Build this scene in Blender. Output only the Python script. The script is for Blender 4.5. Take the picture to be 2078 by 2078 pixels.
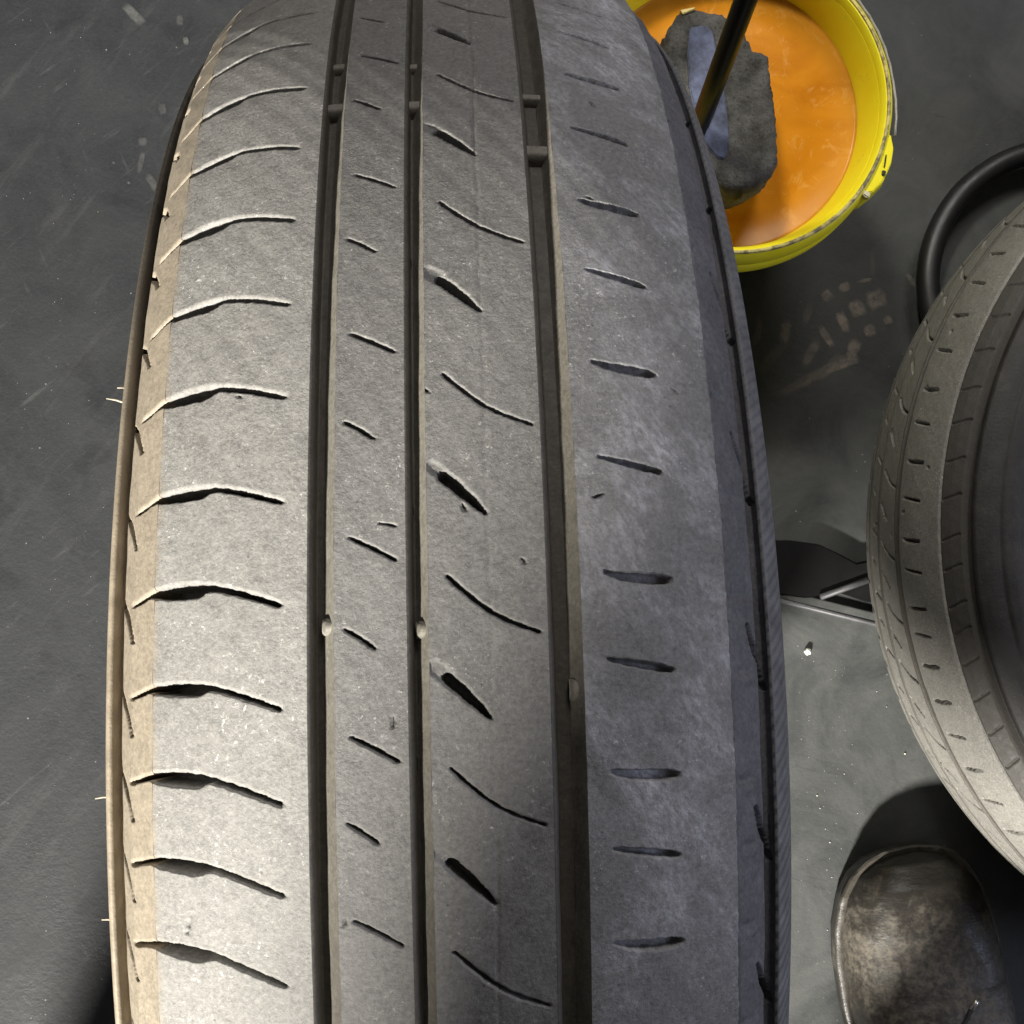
import bpy, bmesh, math, random
import numpy as np
from mathutils import Vector, Matrix, Euler

for o in list(bpy.data.objects):
    bpy.data.objects.remove(o, do_unlink=True)
scene = bpy.context.scene
COL = scene.collection

# ------------------------------------------------------------------ camera
CAM_POS = Vector((-0.0039, 0.0432, 0.8032))
CAM_ROT = Matrix(((0.998607491, 0.022426429, -0.047750748),
                  (-0.024922066, 0.998318999, -0.052326533),
                  (0.046496981, 0.053443715, 0.997487744)))
cam_data = bpy.data.cameras.new("camera")
cam_data.sensor_width = 36.0
cam_data.lens = 2382.67 / 2078.0 * 36.0
cam_data.clip_start = 0.01
cam_data.clip_end = 60.0
cam = bpy.data.objects.new("camera", cam_data)
cam.matrix_world = Matrix.Translation(CAM_POS) @ CAM_ROT.to_4x4()
COL.objects.link(cam)
scene.camera = cam

# ------------------------------------------------------------------ workshop key light and added fill lamps
world = bpy.data.worlds.new("World")
scene.world = world
world.use_nodes = True
bg = world.node_tree.nodes["Background"]
bg.inputs[0].default_value = (1.0, 0.965, 0.93, 1)
bg.inputs[1].default_value = 0.085


def area_light(name, loc, target, size, power, color):
    d = bpy.data.lights.new(name, 'AREA')
    d.shape = 'DISK'
    d.size = size
    d.energy = power
    d.color = color
    o = bpy.data.objects.new(name, d)
    o.location = loc
    o.rotation_euler = (Vector(target) - Vector(loc)).to_track_quat('-Z', 'Y').to_euler()
    COL.objects.link(o)
    return o


KEY_DIR = Vector((-0.395, -0.735, 0.555)).normalized()
area_light("workshop_lamp", Vector((0, 0, 0.45)) + KEY_DIR * 5.0, (0, 0, 0.45), 0.46, 1090.0, (1.0, 0.958, 0.88))
area_light("blue_side_fill", (2.3, -0.3, 1.35), (0.1, 0, 0.4), 1.0, 20.0, (0.70, 0.76, 1.0))  # added bluish fill from the right, its source unseen
area_light("overhead_fill", (0.45, 1.40, 1.5), (0.1, 0.2, 0.2), 0.6, 13.0, (1.0, 0.95, 0.91))  # added overhead fill for the bucket and the top of the tread
sd = bpy.data.lights.new("bucket_fill_spot", 'SPOT')  # added spot, aimed at the bucket only to brighten its yellow
sd.energy = 135.0
sd.color = (1.0, 0.97, 0.88)
sd.spot_size = math.radians(15)
sd.spot_blend = 1.0
sd.shadow_soft_size = 0.16
so = bpy.data.objects.new("bucket_fill_spot", sd)
so.location = (-0.45, 1.35, 1.75)
so.rotation_euler = (Vector((0.185, 0.32, 0.14)) - Vector(so.location)).to_track_quat('-Z', 'Y').to_euler()
COL.objects.link(so)

scene.view_settings.view_transform = 'Standard'
scene.view_settings.look = 'None'
scene.view_settings.exposure = 0.0
scene.view_settings.gamma = 1.0
scene.render.engine = 'CYCLES'
scene.render.resolution_x = 1024
scene.render.resolution_y = 1024


# ------------------------------------------------------------------ helpers
def tag(o, label=None, cat=None, group=None, kind=None):
    if label: o['label'] = label
    if cat: o['category'] = cat
    if group: o['group'] = group
    if kind: o['kind'] = kind
    return o


def empty(name, loc=(0, 0, 0), rz=0.0):
    o = bpy.data.objects.new(name, None)
    o.empty_display_size = 0.05
    o.location = loc
    o.rotation_euler = (0, 0, rz)
    COL.objects.link(o)
    return o


def link(name, me, mat, parent=None, loc=None):
    o = bpy.data.objects.new(name, me)
    if mat is not None:
        me.materials.append(mat)
    COL.objects.link(o)
    if parent is not None:
        o.parent = parent
    if loc is not None:
        o.location = loc
    return o


def mesh_np(name, V, F, smooth=True):
    """V (n,3), F (m,4) numpy arrays"""
    me = bpy.data.meshes.new(name)
    n, m = len(V), len(F)
    k = F.shape[1]
    me.vertices.add(n)
    me.vertices.foreach_set('co', np.ascontiguousarray(V, dtype=np.float32).ravel())
    me.loops.add(m * k)
    me.loops.foreach_set('vertex_index', np.ascontiguousarray(F, dtype=np.int32).ravel())
    me.polygons.add(m)
    me.polygons.foreach_set('loop_start', np.arange(0, m * k, k, dtype=np.int32))
    me.polygons.foreach_set('loop_total', np.full(m, k, dtype=np.int32))
    me.polygons.foreach_set('use_smooth', np.full(m, smooth))
    me.update(calc_edges=True)
    return me


def bm_obj(name, bm, mat, parent=None, smooth=True, angle=None):
    me = bpy.data.meshes.new(name)
    bmesh.ops.recalc_face_normals(bm, faces=bm.faces)
    bm.to_mesh(me)
    bm.free()
    for p in me.polygons:
        p.use_smooth = smooth
    if smooth and angle is not None:
        me.set_sharp_from_angle(angle=math.radians(angle))
    return link(name, me, mat, parent)


def lathe(profile, n=96, cx=0.0, cy=0.0):
    """closed or open profile of (r, z) revolved about z"""
    bm = bmesh.new()
    rings = []
    for r, z in profile:
        if r < 1e-6:
            rings.append([bm.verts.new((cx, cy, z))])
        else:
            rings.append([bm.verts.new((cx + r * math.cos(2 * math.pi * i / n), cy + r * math.sin(2 * math.pi * i / n), z)) for i in range(n)])
    for a, b in zip(rings, rings[1:]):
        for i in range(n):
            j = (i + 1) % n
            if len(a) == 1 and len(b) == 1:
                continue
            if len(a) == 1:
                bm.faces.new((a[0], b[i], b[j]))
            elif len(b) == 1:
                bm.faces.new((a[i], b[0], a[j]))
            else:
                bm.faces.new((a[i], b[i], b[j], a[j]))
    return bm


def tube(points, radius, n=12, caps=True):
    """round tube through points; radius number or list"""
    bm = bmesh.new()
    pts = [Vector(p) for p in points]
    rads = radius if isinstance(radius, (list, tuple)) else [radius] * len(pts)
    rings = []
    prev = None
    for i, p in enumerate(pts):
        d = (pts[min(i + 1, len(pts) - 1)] - pts[max(i - 1, 0)]).normalized()
        if prev is None:
            ref = Vector((0, 0, 1)) if abs(d.z) < 0.9 else Vector((1, 0, 0))
            u = d.cross(ref).normalized()
        else:
            u = (prev - d * prev.dot(d)).normalized()
        prev = u
        v = d.cross(u)
        rings.append([bm.verts.new(p + (u * math.cos(2 * math.pi * k / n) + v * math.sin(2 * math.pi * k / n)) * rads[i]) for k in range(n)])
    for a, b in zip(rings, rings[1:]):
        for k in range(n):
            bm.faces.new((a[k], a[(k + 1) % n], b[(k + 1) % n], b[k]))
    if caps:
        bm.faces.new(rings[0][::-1])
        bm.faces.new(rings[-1])
    return bm


def spline(pts, n=8):
    """Catmull-Rom through pts"""
    P = [Vector(p) for p in pts]
    P = [P[0] * 2 - P[1]] + P + [P[-1] * 2 - P[-2]]
    out = []
    for i in range(1, len(P) - 2):
        for k in range(n):
            t = k / n
            a, b, c, d = P[i - 1], P[i], P[i + 1], P[i + 2]
            out.append(0.5 * ((2 * b) + (c - a) * t + (2 * a - 5 * b + 4 * c - d) * t * t + (3 * b - a - 3 * c + d) * t ** 3))
    out.append(P[-2])
    return out


# ------------------------------------------------------------------ materials
class NT:
    def __init__(self, name):
        self.m = bpy.data.materials.new(name)
        self.m.use_nodes = True
        self.t = self.m.node_tree
        self.b = self.t.nodes["Principled BSDF"]
        self.tc = self.t.nodes.new('ShaderNodeTexCoord')

    def n(self, kind, **kw):
        x = self.t.nodes.new(kind)
        for k, v in kw.items():
            setattr(x, k, v)
        return x

    def l(self, a, b):
        self.t.links.new(a, b)

    def noise(self, scale, detail=4, rough=0.55, stretch=None, rot=None, dist=0.0):
        x = self.n('ShaderNodeTexNoise')
        x.inputs['Scale'].default_value = scale
        x.inputs['Detail'].default_value = detail
        x.inputs['Roughness'].default_value = rough
        x.inputs['Distortion'].default_value = dist
        if stretch or rot:
            mp = self.n('ShaderNodeMapping')
            mp.vector_type = 'TEXTURE'
            if stretch: mp.inputs['Scale'].default_value = tuple(1.0 / q for q in stretch)
            if rot: mp.inputs['Rotation'].default_value = rot
            self.l(self.tc.outputs['Object'], mp.inputs['Vector'])
            self.l(mp.outputs['Vector'], x.inputs['Vector'])
        else:
            self.l(self.tc.outputs['Object'], x.inputs['Vector'])
        return x.outputs['Fac']

    def ramp(self, fac, stops):
        x = self.n('ShaderNodeValToRGB')
        e = x.color_ramp.elements
        while len(e) < len(stops): e.new(0.5)
        for i, (p, c) in enumerate(stops):
            e[i].position = p
            e[i].color = (c, c, c, 1) if not isinstance(c, (tuple, list)) else (*c, 1)
        self.l(fac, x.inputs['Fac'])
        return x.outputs['Color']

    def mix(self, fac, a, b, mode='MIX'):
        x = self.n('ShaderNodeMix', data_type='RGBA', blend_type=mode)
        for s, v in ((x.inputs[0], fac), (x.inputs[6], a), (x.inputs[7], b)):
            if isinstance(v, (int, float)):
                s.default_value = v
            elif isinstance(v, (tuple, list)):
                s.default_value = (*v, 1)
            else:
                self.l(v, s)
        return x.outputs[2]

    def math(self, op, a, b=0.0):
        x = self.n('ShaderNodeMath', operation=op)
        for s, v in ((x.inputs[0], a), (x.inputs[1], b)):
            if isinstance(v, (int, float)): s.default_value = v
            else: self.l(v, s)
        return x.outputs[0]

    def bump(self, h, strength=0.3, dist=0.001, prev=None):
        x = self.n('ShaderNodeBump')
        x.inputs['Strength'].default_value = strength
        x.inputs['Distance'].default_value = dist
        self.l(h, x.inputs['Height'])
        if prev is not None: self.l(prev, x.inputs['Normal'])
        return x.outputs['Normal']

    def done(self, color=None, rough=None, normal=None, **kw):
        if color is not None:
            if isinstance(color, (tuple, list)): self.b.inputs['Base Color'].default_value = (*color, 1)
            else: self.l(color, self.b.inputs['Base Color'])
        if rough is not None:
            if isinstance(rough, (int, float)): self.b.inputs['Roughness'].default_value = rough
            else: self.l(rough, self.b.inputs['Roughness'])
        if normal is not None: self.l(normal, self.b.inputs['Normal'])
        for k, v in kw.items():
            self.b.inputs[k.replace('_', ' ')].default_value = v
        return self.m


def rubber(name, base, dust, dust_amt=0.5, speck=1.0, bump=0.42, scuff=0.0, rough=0.62, seed=0.0, tanx=None):
    t = NT(name)
    big = t.ramp(t.noise(26 + seed, 5, 0.6), [(0.36, 0.0), (0.66, 1.0)])
    mid = t.ramp(t.noise(240 + seed, 6, 0.7), [(0.30, 0.0), (0.74, 1.0)])
    fine = t.ramp(t.noise(900, 7, 0.75), [(0.38, 0.0), (0.68, 1.0)])
    lo = tuple(c * 0.80 for c in base)
    c = t.mix(big, lo, base)
    c = t.mix(t.math('MULTIPLY', mid, dust_amt), c, dust)
    c = t.mix(t.math('MULTIPLY', fine, 0.62), c, tuple(min(1, d * 1.25) for d in dust))
    grain = t.ramp(t.noise(1500, 3, 0.8), [(0.34, 1.0), (0.46, 0.0)])
    c = t.mix(t.math('MULTIPLY', grain, 0.35), c, tuple(x * 0.5 for x in base))
    # pale grains pressed in the rubber
    near = t.ramp(t.noise(800, 4, 0.8), [(0.60, 0.0), (0.66, 1.0)])
    sel = t.ramp(t.noise(70, 4, 0.7), [(0.46, 0.0), (0.62, 1.0)])
    sp = t.math('MULTIPLY', t.math('MULTIPLY', near, sel), min(1.0, speck * 0.9))
    c = t.mix(sp, c, tuple(min(0.62, d * 2.3) for d in dust))
    # dark pits
    v2 = t.n('ShaderNodeTexVoronoi')
    v2.inputs['Scale'].default_value = 240
    t.l(t.tc.outputs['Object'], v2.inputs['Vector'])
    pit = t.math('MULTIPLY', t.ramp(v2.outputs['Distance'], [(0.05, 1.0), (0.10, 0.0)]), t.ramp(t.noise(60, 2, 0.5), [(0.52, 0.0), (0.6, 1.0)]))
    c = t.mix(t.math('MULTIPLY', pit, 0.6), c, tuple(x * 0.3 for x in base))
    if tanx is not None:
        sx = t.n('ShaderNodeSeparateXYZ'); t.l(t.tc.outputs['Object'], sx.inputs[0])
        wob = t.math('MULTIPLY', t.math('SUBTRACT', t.noise(150, 5, 0.7), 0.5), 0.0045)
        k = t.ramp(t.math('MULTIPLY', t.math('ADD', t.math('ADD', sx.outputs['X'], wob), -tanx), -400.0), [(0.0, 0.0), (1.0, 1.0)])
        c = t.mix(k, c, t.mix(mid, (0.185, 0.156, 0.118), (0.30, 0.256, 0.195)))
    if scuff > 0:
        s1 = t.ramp(t.noise(42, 7, 0.72, stretch=(1.5, 0.85, 1.0), rot=(0, 0, math.radians(35)), dist=0.5), [(0.46, 0.0), (0.72, 1.0)])
        s2 = t.ramp(t.noise(480, 4, 0.75, stretch=(1.7, 0.8, 1.0), rot=(0, 0, math.radians(35))), [(0.40, 0.15), (0.62, 1.0)])
        c = t.mix(t.math('MULTIPLY', t.math('MULTIPLY', s1, s2), scuff), c, (0.50, 0.50, 0.54))
    h = t.math('ADD', t.math('MULTIPLY', t.noise(1300, 5, 0.75), 0.6), t.math('MULTIPLY', t.noise(330, 4, 0.6), 0.7))
    nrm = t.bump(h, bump, 0.0012)
    return t.done(c, t.ramp(mid, [(0.0, rough - 0.1), (1.0, rough + 0.15)]), nrm)


def plain(name, col, rough=0.5, noise_scale=80, var=0.3, bump=0.1, metallic=0.0, bdist=0.001, dust=None, dust_at=(0.5, 0.7), **kw):
    t = NT(name)
    a = t.noise(noise_scale, 5, 0.6)
    c = t.mix(t.ramp(a, [(0.3, 0.0), (0.7, 1.0)]), tuple(x * (1 - var) for x in col), tuple(min(1, x * (1 + var)) for x in col))
    if dust:
        c = t.mix(t.ramp(t.noise(noise_scale * 0.37, 6, 0.7), [(dust_at[0], 0.0), (dust_at[1], 1.0)]), c, dust)
    nrm = t.bump(t.noise(noise_scale * 5, 4, 0.6), bump, bdist)
    return t.done(c, t.ramp(a, [(0.2, max(0.02, rough - 0.08)), (0.8, rough + 0.1)]), nrm, Metallic=metallic, **kw)


M_TREAD_L = rubber("dusty_tread_rubber", (0.150, 0.146, 0.137), (0.285, 0.276, 0.258), 0.6, 1.0, tanx=-0.0660)
M_TREAD = rubber("worn_tread_rubber", (0.105, 0.102, 0.097), (0.20, 0.195, 0.185), 0.45, 1.0, seed=3)
M_TREAD_R = rubber("scuffed_tread_rubber", (0.112, 0.111, 0.110), (0.225, 0.223, 0.222), 0.5, 1.0, scuff=0.9, seed=7)
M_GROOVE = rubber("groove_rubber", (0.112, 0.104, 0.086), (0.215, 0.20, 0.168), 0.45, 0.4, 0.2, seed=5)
M_GROOVE_SHADE = rubber("shaded_groove_rubber", (0.034, 0.030, 0.024), (0.075, 0.067, 0.052), 0.4, 0.3, 0.2, seed=6)  # shade in the groove bottoms put into the rubber colour
M_TAN = rubber("tan_stained_rubber", (0.185, 0.156, 0.118), (0.31, 0.265, 0.20), 0.5, 0.3, 0.16, seed=11)
M_FLANK = rubber("dark_shoulder_rubber", (0.052, 0.051, 0.057), (0.115, 0.113, 0.125), 0.4, 0.4, 0.3, scuff=0.2, seed=2)
M_LINER = rubber("inner_liner_rubber", (0.03, 0.03, 0.03), (0.06, 0.055, 0.05), 0.3, 0.1, 0.15)
M_TREAD2 = rubber("pale_dusty_rubber", (0.120, 0.116, 0.104), (0.255, 0.245, 0.22), 0.55, 1.2, 0.3, seed=4)
M_FLANK2 = rubber("dull_dark_rubber", (0.030, 0.027, 0.023), (0.058, 0.053, 0.045), 0.4, 0.2, 0.2, seed=9)


def ribbed_sidewall(name, base, dust):
    t = NT(name)
    sep = t.n('ShaderNodeSeparateXYZ')
    t.l(t.tc.outputs['Object'], sep.inputs[0])
    ang = t.math('ARCTAN2', sep.outputs['Y'], sep.outputs['Z'])
    ph = t.math('ADD', t.math('MULTIPLY', ang, 2 * math.pi * 285 / 1.6), t.math('MULTIPLY', sep.outputs['X'], -1900.0))
    w = t.math('SINE', ph)
    mid = t.ramp(t.noise(200, 5, 0.65), [(0.35, 0.0), (0.70, 1.0)])
    c = t.mix(t.math('MULTIPLY', mid, 0.5), base, dust)
    c = t.mix(t.ramp(t.noise(45, 5, 0.6, stretch=(1, 3, 1)), [(0.5, 0.0), (0.75, 0.6)]), c, dust)
    n1 = t.bump(w, 0.38, 0.0005)
    n2 = t.bump(t.noise(900, 5, 0.7), 0.25, 0.001, prev=n1)
    return t.done(c, 0.62, n2)


M_SIDE_R = ribbed_sidewall("ribbed_sidewall_rubber", (0.085, 0.085, 0.090), (0.19, 0.19, 0.20))
t = NT("tan_sidewall_painted_shade")
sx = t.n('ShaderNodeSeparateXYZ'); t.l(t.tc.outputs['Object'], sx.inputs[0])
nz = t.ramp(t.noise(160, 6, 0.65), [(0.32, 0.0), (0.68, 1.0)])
shade = t.ramp(t.math('ADD', sx.outputs['Y'], t.math('MULTIPLY', t.math('SUBTRACT', t.noise(40, 5, 0.7), 0.5), 0.10)), [(0.06, 0.0), (0.13, 1.0)])  # sidewall shade towards the far end, painted into the colour
c = t.mix(shade, t.mix(nz, (0.185, 0.152, 0.108), (0.31, 0.26, 0.19)), t.mix(nz, (0.022, 0.018, 0.013), (0.060, 0.050, 0.037)))
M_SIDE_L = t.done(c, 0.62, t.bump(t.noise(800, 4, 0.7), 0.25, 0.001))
M_WHISK = plain("pale_rubber_hair", (0.40, 0.36, 0.28), 0.6, 200, 0.2, 0.1)
M_DARKSIDE = plain("black_sidewall_rubber", (0.020, 0.018, 0.017), 0.6, 120, 0.3, 0.25, dust=(0.045, 0.04, 0.035), dust_at=(0.5, 0.75))


# ------------------------------------------------------------------ tyre
R0 = 0.285
TAU = 2 * math.pi
CIRC = TAU * 285.0  # mm


def crown(x):
    """radius of the tread surface over the lateral position (m)"""
    x = np.asarray(x, float)
    r = R0 - 1.754 * x * x
    r = r - np.where(x > 0.0209, ((x - 0.0209) / 0.032) ** 2 * 0.0059, 0)
    r = r - np.where(x < -0.0342, ((x + 0.0342) / 0.0333) ** 2 * 0.0062, 0)
    return r


def fill_ring(anchors, step, n):
    """continue measured anchors (mm, descending) round the whole ring so that it closes"""
    a = sorted(anchors)
    span = a[-1] - a[0]
    rest = CIRC - span
    k = max(1, round(rest / step))
    out = list(a) + [a[-1] + rest * i / k for i in range(1, k)]
    return out


TH_SL = [.7005, .6269, .545, .4601, .376, .2925, .2117, .129, .0533, -.0201, -.086, -.1497, -.2138]
TH_RL = [.6381, .5584, .4764, .3889, .3159, .2334, .1551, .0698, .0065, -.0709, -.1258, -.1913]
TH_CL = [.6621, .5085, .3418, .1814, .0281, -.1054, -.2324]
TH_CW = [.6058, .4385, .2778, .1148, -.0302, -.1576]
S_R2L = [163.1, 114.5, 69.2, 23.3, -16.7, -52.8]
S_R2S = [143.2, 95.6, 49.3, 5.6, -32.5]
A_SL = fill_ring([t * 285 for t in TH_SL], 21.6, 0)
A_RL = fill_ring([t * 285 for t in TH_RL], 21.6, 0)
A_CL = fill_ring([t * 285 for t in TH_CL], 43.2, 0)
A_CW = fill_ring([t * 285 for t in TH_CW], 43.2, 0)
A_R2L = fill_ring(S_R2L, 43.2, 0)
A_R2S = fill_ring(S_R2S, 43.2, 0)

# (kind, points (x mm, ds mm, width mm), depth mm, lit chamfer mm)
P_L = ([(-73.0, 2.2, .55), (-68.4, 3.9, .8), (-66.4, 3.9, 1.9), (-62.0, 3.9, 2.7), (-57.8, 3.8, 2.6), (-55.9, 4.1, 1.6), (-53.6, 3.95, .95), (-47.7, 2.3, .9), (-42.3, .45, .8), (-39.9, -.4, .65)], 7.0, .8)
P_R2L = ([(-25.4, 4.7, .5), (-21.0, 2.5, .62), (-16.4, -.1, .45)], 2.6, .35)
P_R2S = ([(-26.6, 3.8, .4), (-24.0, 2.3, .6), (-20.7, -.1, .45)], 2.6, .35)
P_CL = ([(-6.0, 11.6, .5), (-2.6, 8.4, .6), (1.9, 4.7, .6), (6.5, 2.1, .6), (12.2, -.1, .45)], 2.8, .3)
P_CW = ([(-6.3, 7.7, 2.2), (-4.0, 5.7, 2.2), (-1.0, 2.8, 1.7), (0.8, 1.0, 1.1), (2.0, -.3, .55)], 6.0, .4)
P_CS = ([(-8.6, 9.9, 2.6), (-7.6, 9.2, 2.8), (-6.2, 8.0, 2.4)], 0.5, 0)
P_RA = ([(26.2, .2, .6), (29.5, -.5, 1.2), (34.5, -1.4, 1.6), (38.0, -2.1, 1.5), (39.4, -2.4, 1.0)], 2.6, 0)
P_RB = ([(26.2, -.1, .7), (29.5, -.9, 1.5), (34.5, -1.4, 1.9), (38.0, -1.6, 1.7), (39.6, -1.7, 1.1)], 2.3, 0)
P_FLANK = ([(54.0, -2.0, .5), (57.0, -.4, .6), (60.3, 1.8, .5)], 1.05, 0)
P_TICK = ([(-77.3, 4.4, .7), (-76.4, 2.6, .9), (-75.2, .2, 1.0), (-73.9, -3.2, .7), (-73.1, -6.0, .6)], 2.2, 0)
P_SLIT = ([(58.6, 1.4, .8), (60.2, -4.0, 1.5), (62.4, -9.5, 1.2), (63.6, -13.5, 1.2)], 1.8, 0)


# single cuts and nicks
NICKS = [(-19.4, 30.9, -16.2, 30.2, .35), (-17.2, -8.1, -17.3, -10.1, .6), (24.6, 35.5, 26.5, 36.3, .5), (-2.6, 34.4, -2.2, 32.9, .55), (-27.3, -47.5, -27.7, -49.0, .5),
         (-59.4, -48.0, -60.2, -53.0, .3), (31.5, 148.0, 32.4, 146.2, .7), (-10.0, 60.0, -9.0, 59.0, .5), (28.0, 112.0, 28.9, 111.5, .5), (5.0, 100.4, 5.9, 99.6, .4), (-50.0, 62.0, -49.2, 61.2, .4), (9.0, 23.0, 9.6, 21.8, .4), (44.0, 62.0, 44.8, 61.0, .4)]


def sipe_list():
    L = []
    for i, s in enumerate(A_SL):
        L.append((P_L, s, i))
        L.append((P_TICK, s, i + 50))
    for i, s in enumerate(A_R2L): L.append((P_R2L, s, i + 7))
    for i, s in enumerate(A_R2S): L.append((P_R2S, s, i + 17))
    for i, s in enumerate(A_CL): L.append((P_CL, s, i + 27))
    for i, s in enumerate(A_CW):
        L.append((P_CW, s, i + 37))
        L.append((P_CS, s, i + 47))
        L.append((P_SLIT, s - 24.9, i + 57))
    for k, (x0, s0, x1, s1, w) in enumerate(NICKS):
        xa, xb = (x0, x1) if x0 < x1 else (x0, x1 + 0.001)
        L.append((([(x0, s0, w * .6), ((x0 + x1) / 2 + .15, (s0 + s1) / 2, w), (x1, s1, w * .6)], 1.3, 0), 0.0, k + 90))
    for i, s in enumerate(A_RL): L.append((P_RA if i % 2 else P_RB, s, i + 67))
    return L


def smooth_poly(p, n=4):
    pts, d, c = p
    out = [tuple(v) for v in spline(pts, n)]
    return (out, d, c)


P_L, P_CL, P_CW, P_RA, P_RB, P_TICK, P_SLIT, P_R2L = [smooth_poly(p) for p in (P_L, P_CL, P_CW, P_RA, P_RB, P_TICK, P_SLIT, P_R2L)]
SIPES = sipe_list()


FLANK_SLITS = [smooth_poly(P_FLANK)]


def relief(xm, sm, xlo, xhi, minw=0.0, extra=False):
    """depth in mm over a grid: xm (cols, mm), sm (rows, mm)"""
    D = np.zeros((len(sm), len(xm)))
    step = sm[1] - sm[0]
    if step > 0.9: minw = max(minw, 1.2 * step)
    for (pts, depth, chamf), s0, seed in ([(FLANK_SLITS[0], a_, 3) for a_ in A_RL] if extra else SIPES):
        px = np.array([p[0] for p in pts]); ps = np.array([p[1] for p in pts]); pw = np.array([max(p[2], minw) for p in pts])
        if px.max() + 3 < xlo or px.min() - 3 > xhi:
            continue
        for wrap in (0.0, -CIRC, CIRC):
            a = np.searchsorted(sm, s0 + ps.min() - 3.2 + wrap)
            b = np.searchsorted(sm, s0 + ps.max() + 3.2 + wrap)
            if b <= a: continue
            c = np.searchsorted(xm, px.min() - 2.5)
            d = np.searchsorted(xm, px.max() + 2.5)
            if d <= c: continue
            X = xm[c:d][None, :]
            S = (sm[a:b] - s0 - wrap)[:, None]
            best = np.full((b - a, d - c), 1e9)
            bw = np.zeros_like(best); bs = np.zeros_like(best)
            for i in range(len(px) - 1):
                ex, es = px[i + 1] - px[i], ps[i + 1] - ps[i]
                ll = ex * ex + es * es
                t = np.clip(((X - px[i]) * ex + (S - ps[i]) * es) / ll, 0, 1)
                dx = X - (px[i] + t * ex); ds = S - (ps[i] + t * es)
                q = np.sqrt(dx * dx + ds * ds)
                w = pw[i] + t * (pw[i + 1] - pw[i])
                m = (q - w / 2) < (best - bw / 2)
                best = np.where(m, q, best); bw = np.where(m, w, bw)
                side = -(dx * es - ds * ex) if True else 0
                bs = np.where(m, side, bs)
            jag = 0.065 * np.sin(X * 1.9 + seed) + 0.045 * np.sin(X * 7.3 + seed * 2.3 + S * 2) + 0.02 * np.sin(X * 13.0 + seed * 1.7 + S * 5)
            e = best - bw / 2 * (1 + 0.14 * math.sin(seed * 3.3)) - jag
            if depth > 1.0:
                dd = depth * np.clip(0.5 - e / 0.26, 0, 1)
                if chamf > 0:
                    up = np.where(bs > 0, np.clip(1 - (e / chamf), 0, 1), 0) * 0.55 * (best < 1e8)
                    dd = np.maximum(dd, np.where(e < chamf, up, 0))
            else:
                dd = depth * np.clip(0.5 - e / 0.7, 0, 1)
            sub = D[a:b, c:d]
            np.maximum(sub, dd, out=sub)
    return D


def waves(xm, sm):
    """small unevenness of worn rubber, mm (positive = lower)"""
    X = xm[None, :]; S = sm[:, None]
    w = 0.05 * np.sin(S * 0.23 + X * 0.31) + 0.04 * np.sin(S * 0.11 - X * 0.47 + 1.3) + 0.03 * np.sin(S * 0.61 + X * 0.9 + 2)
    return w


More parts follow.
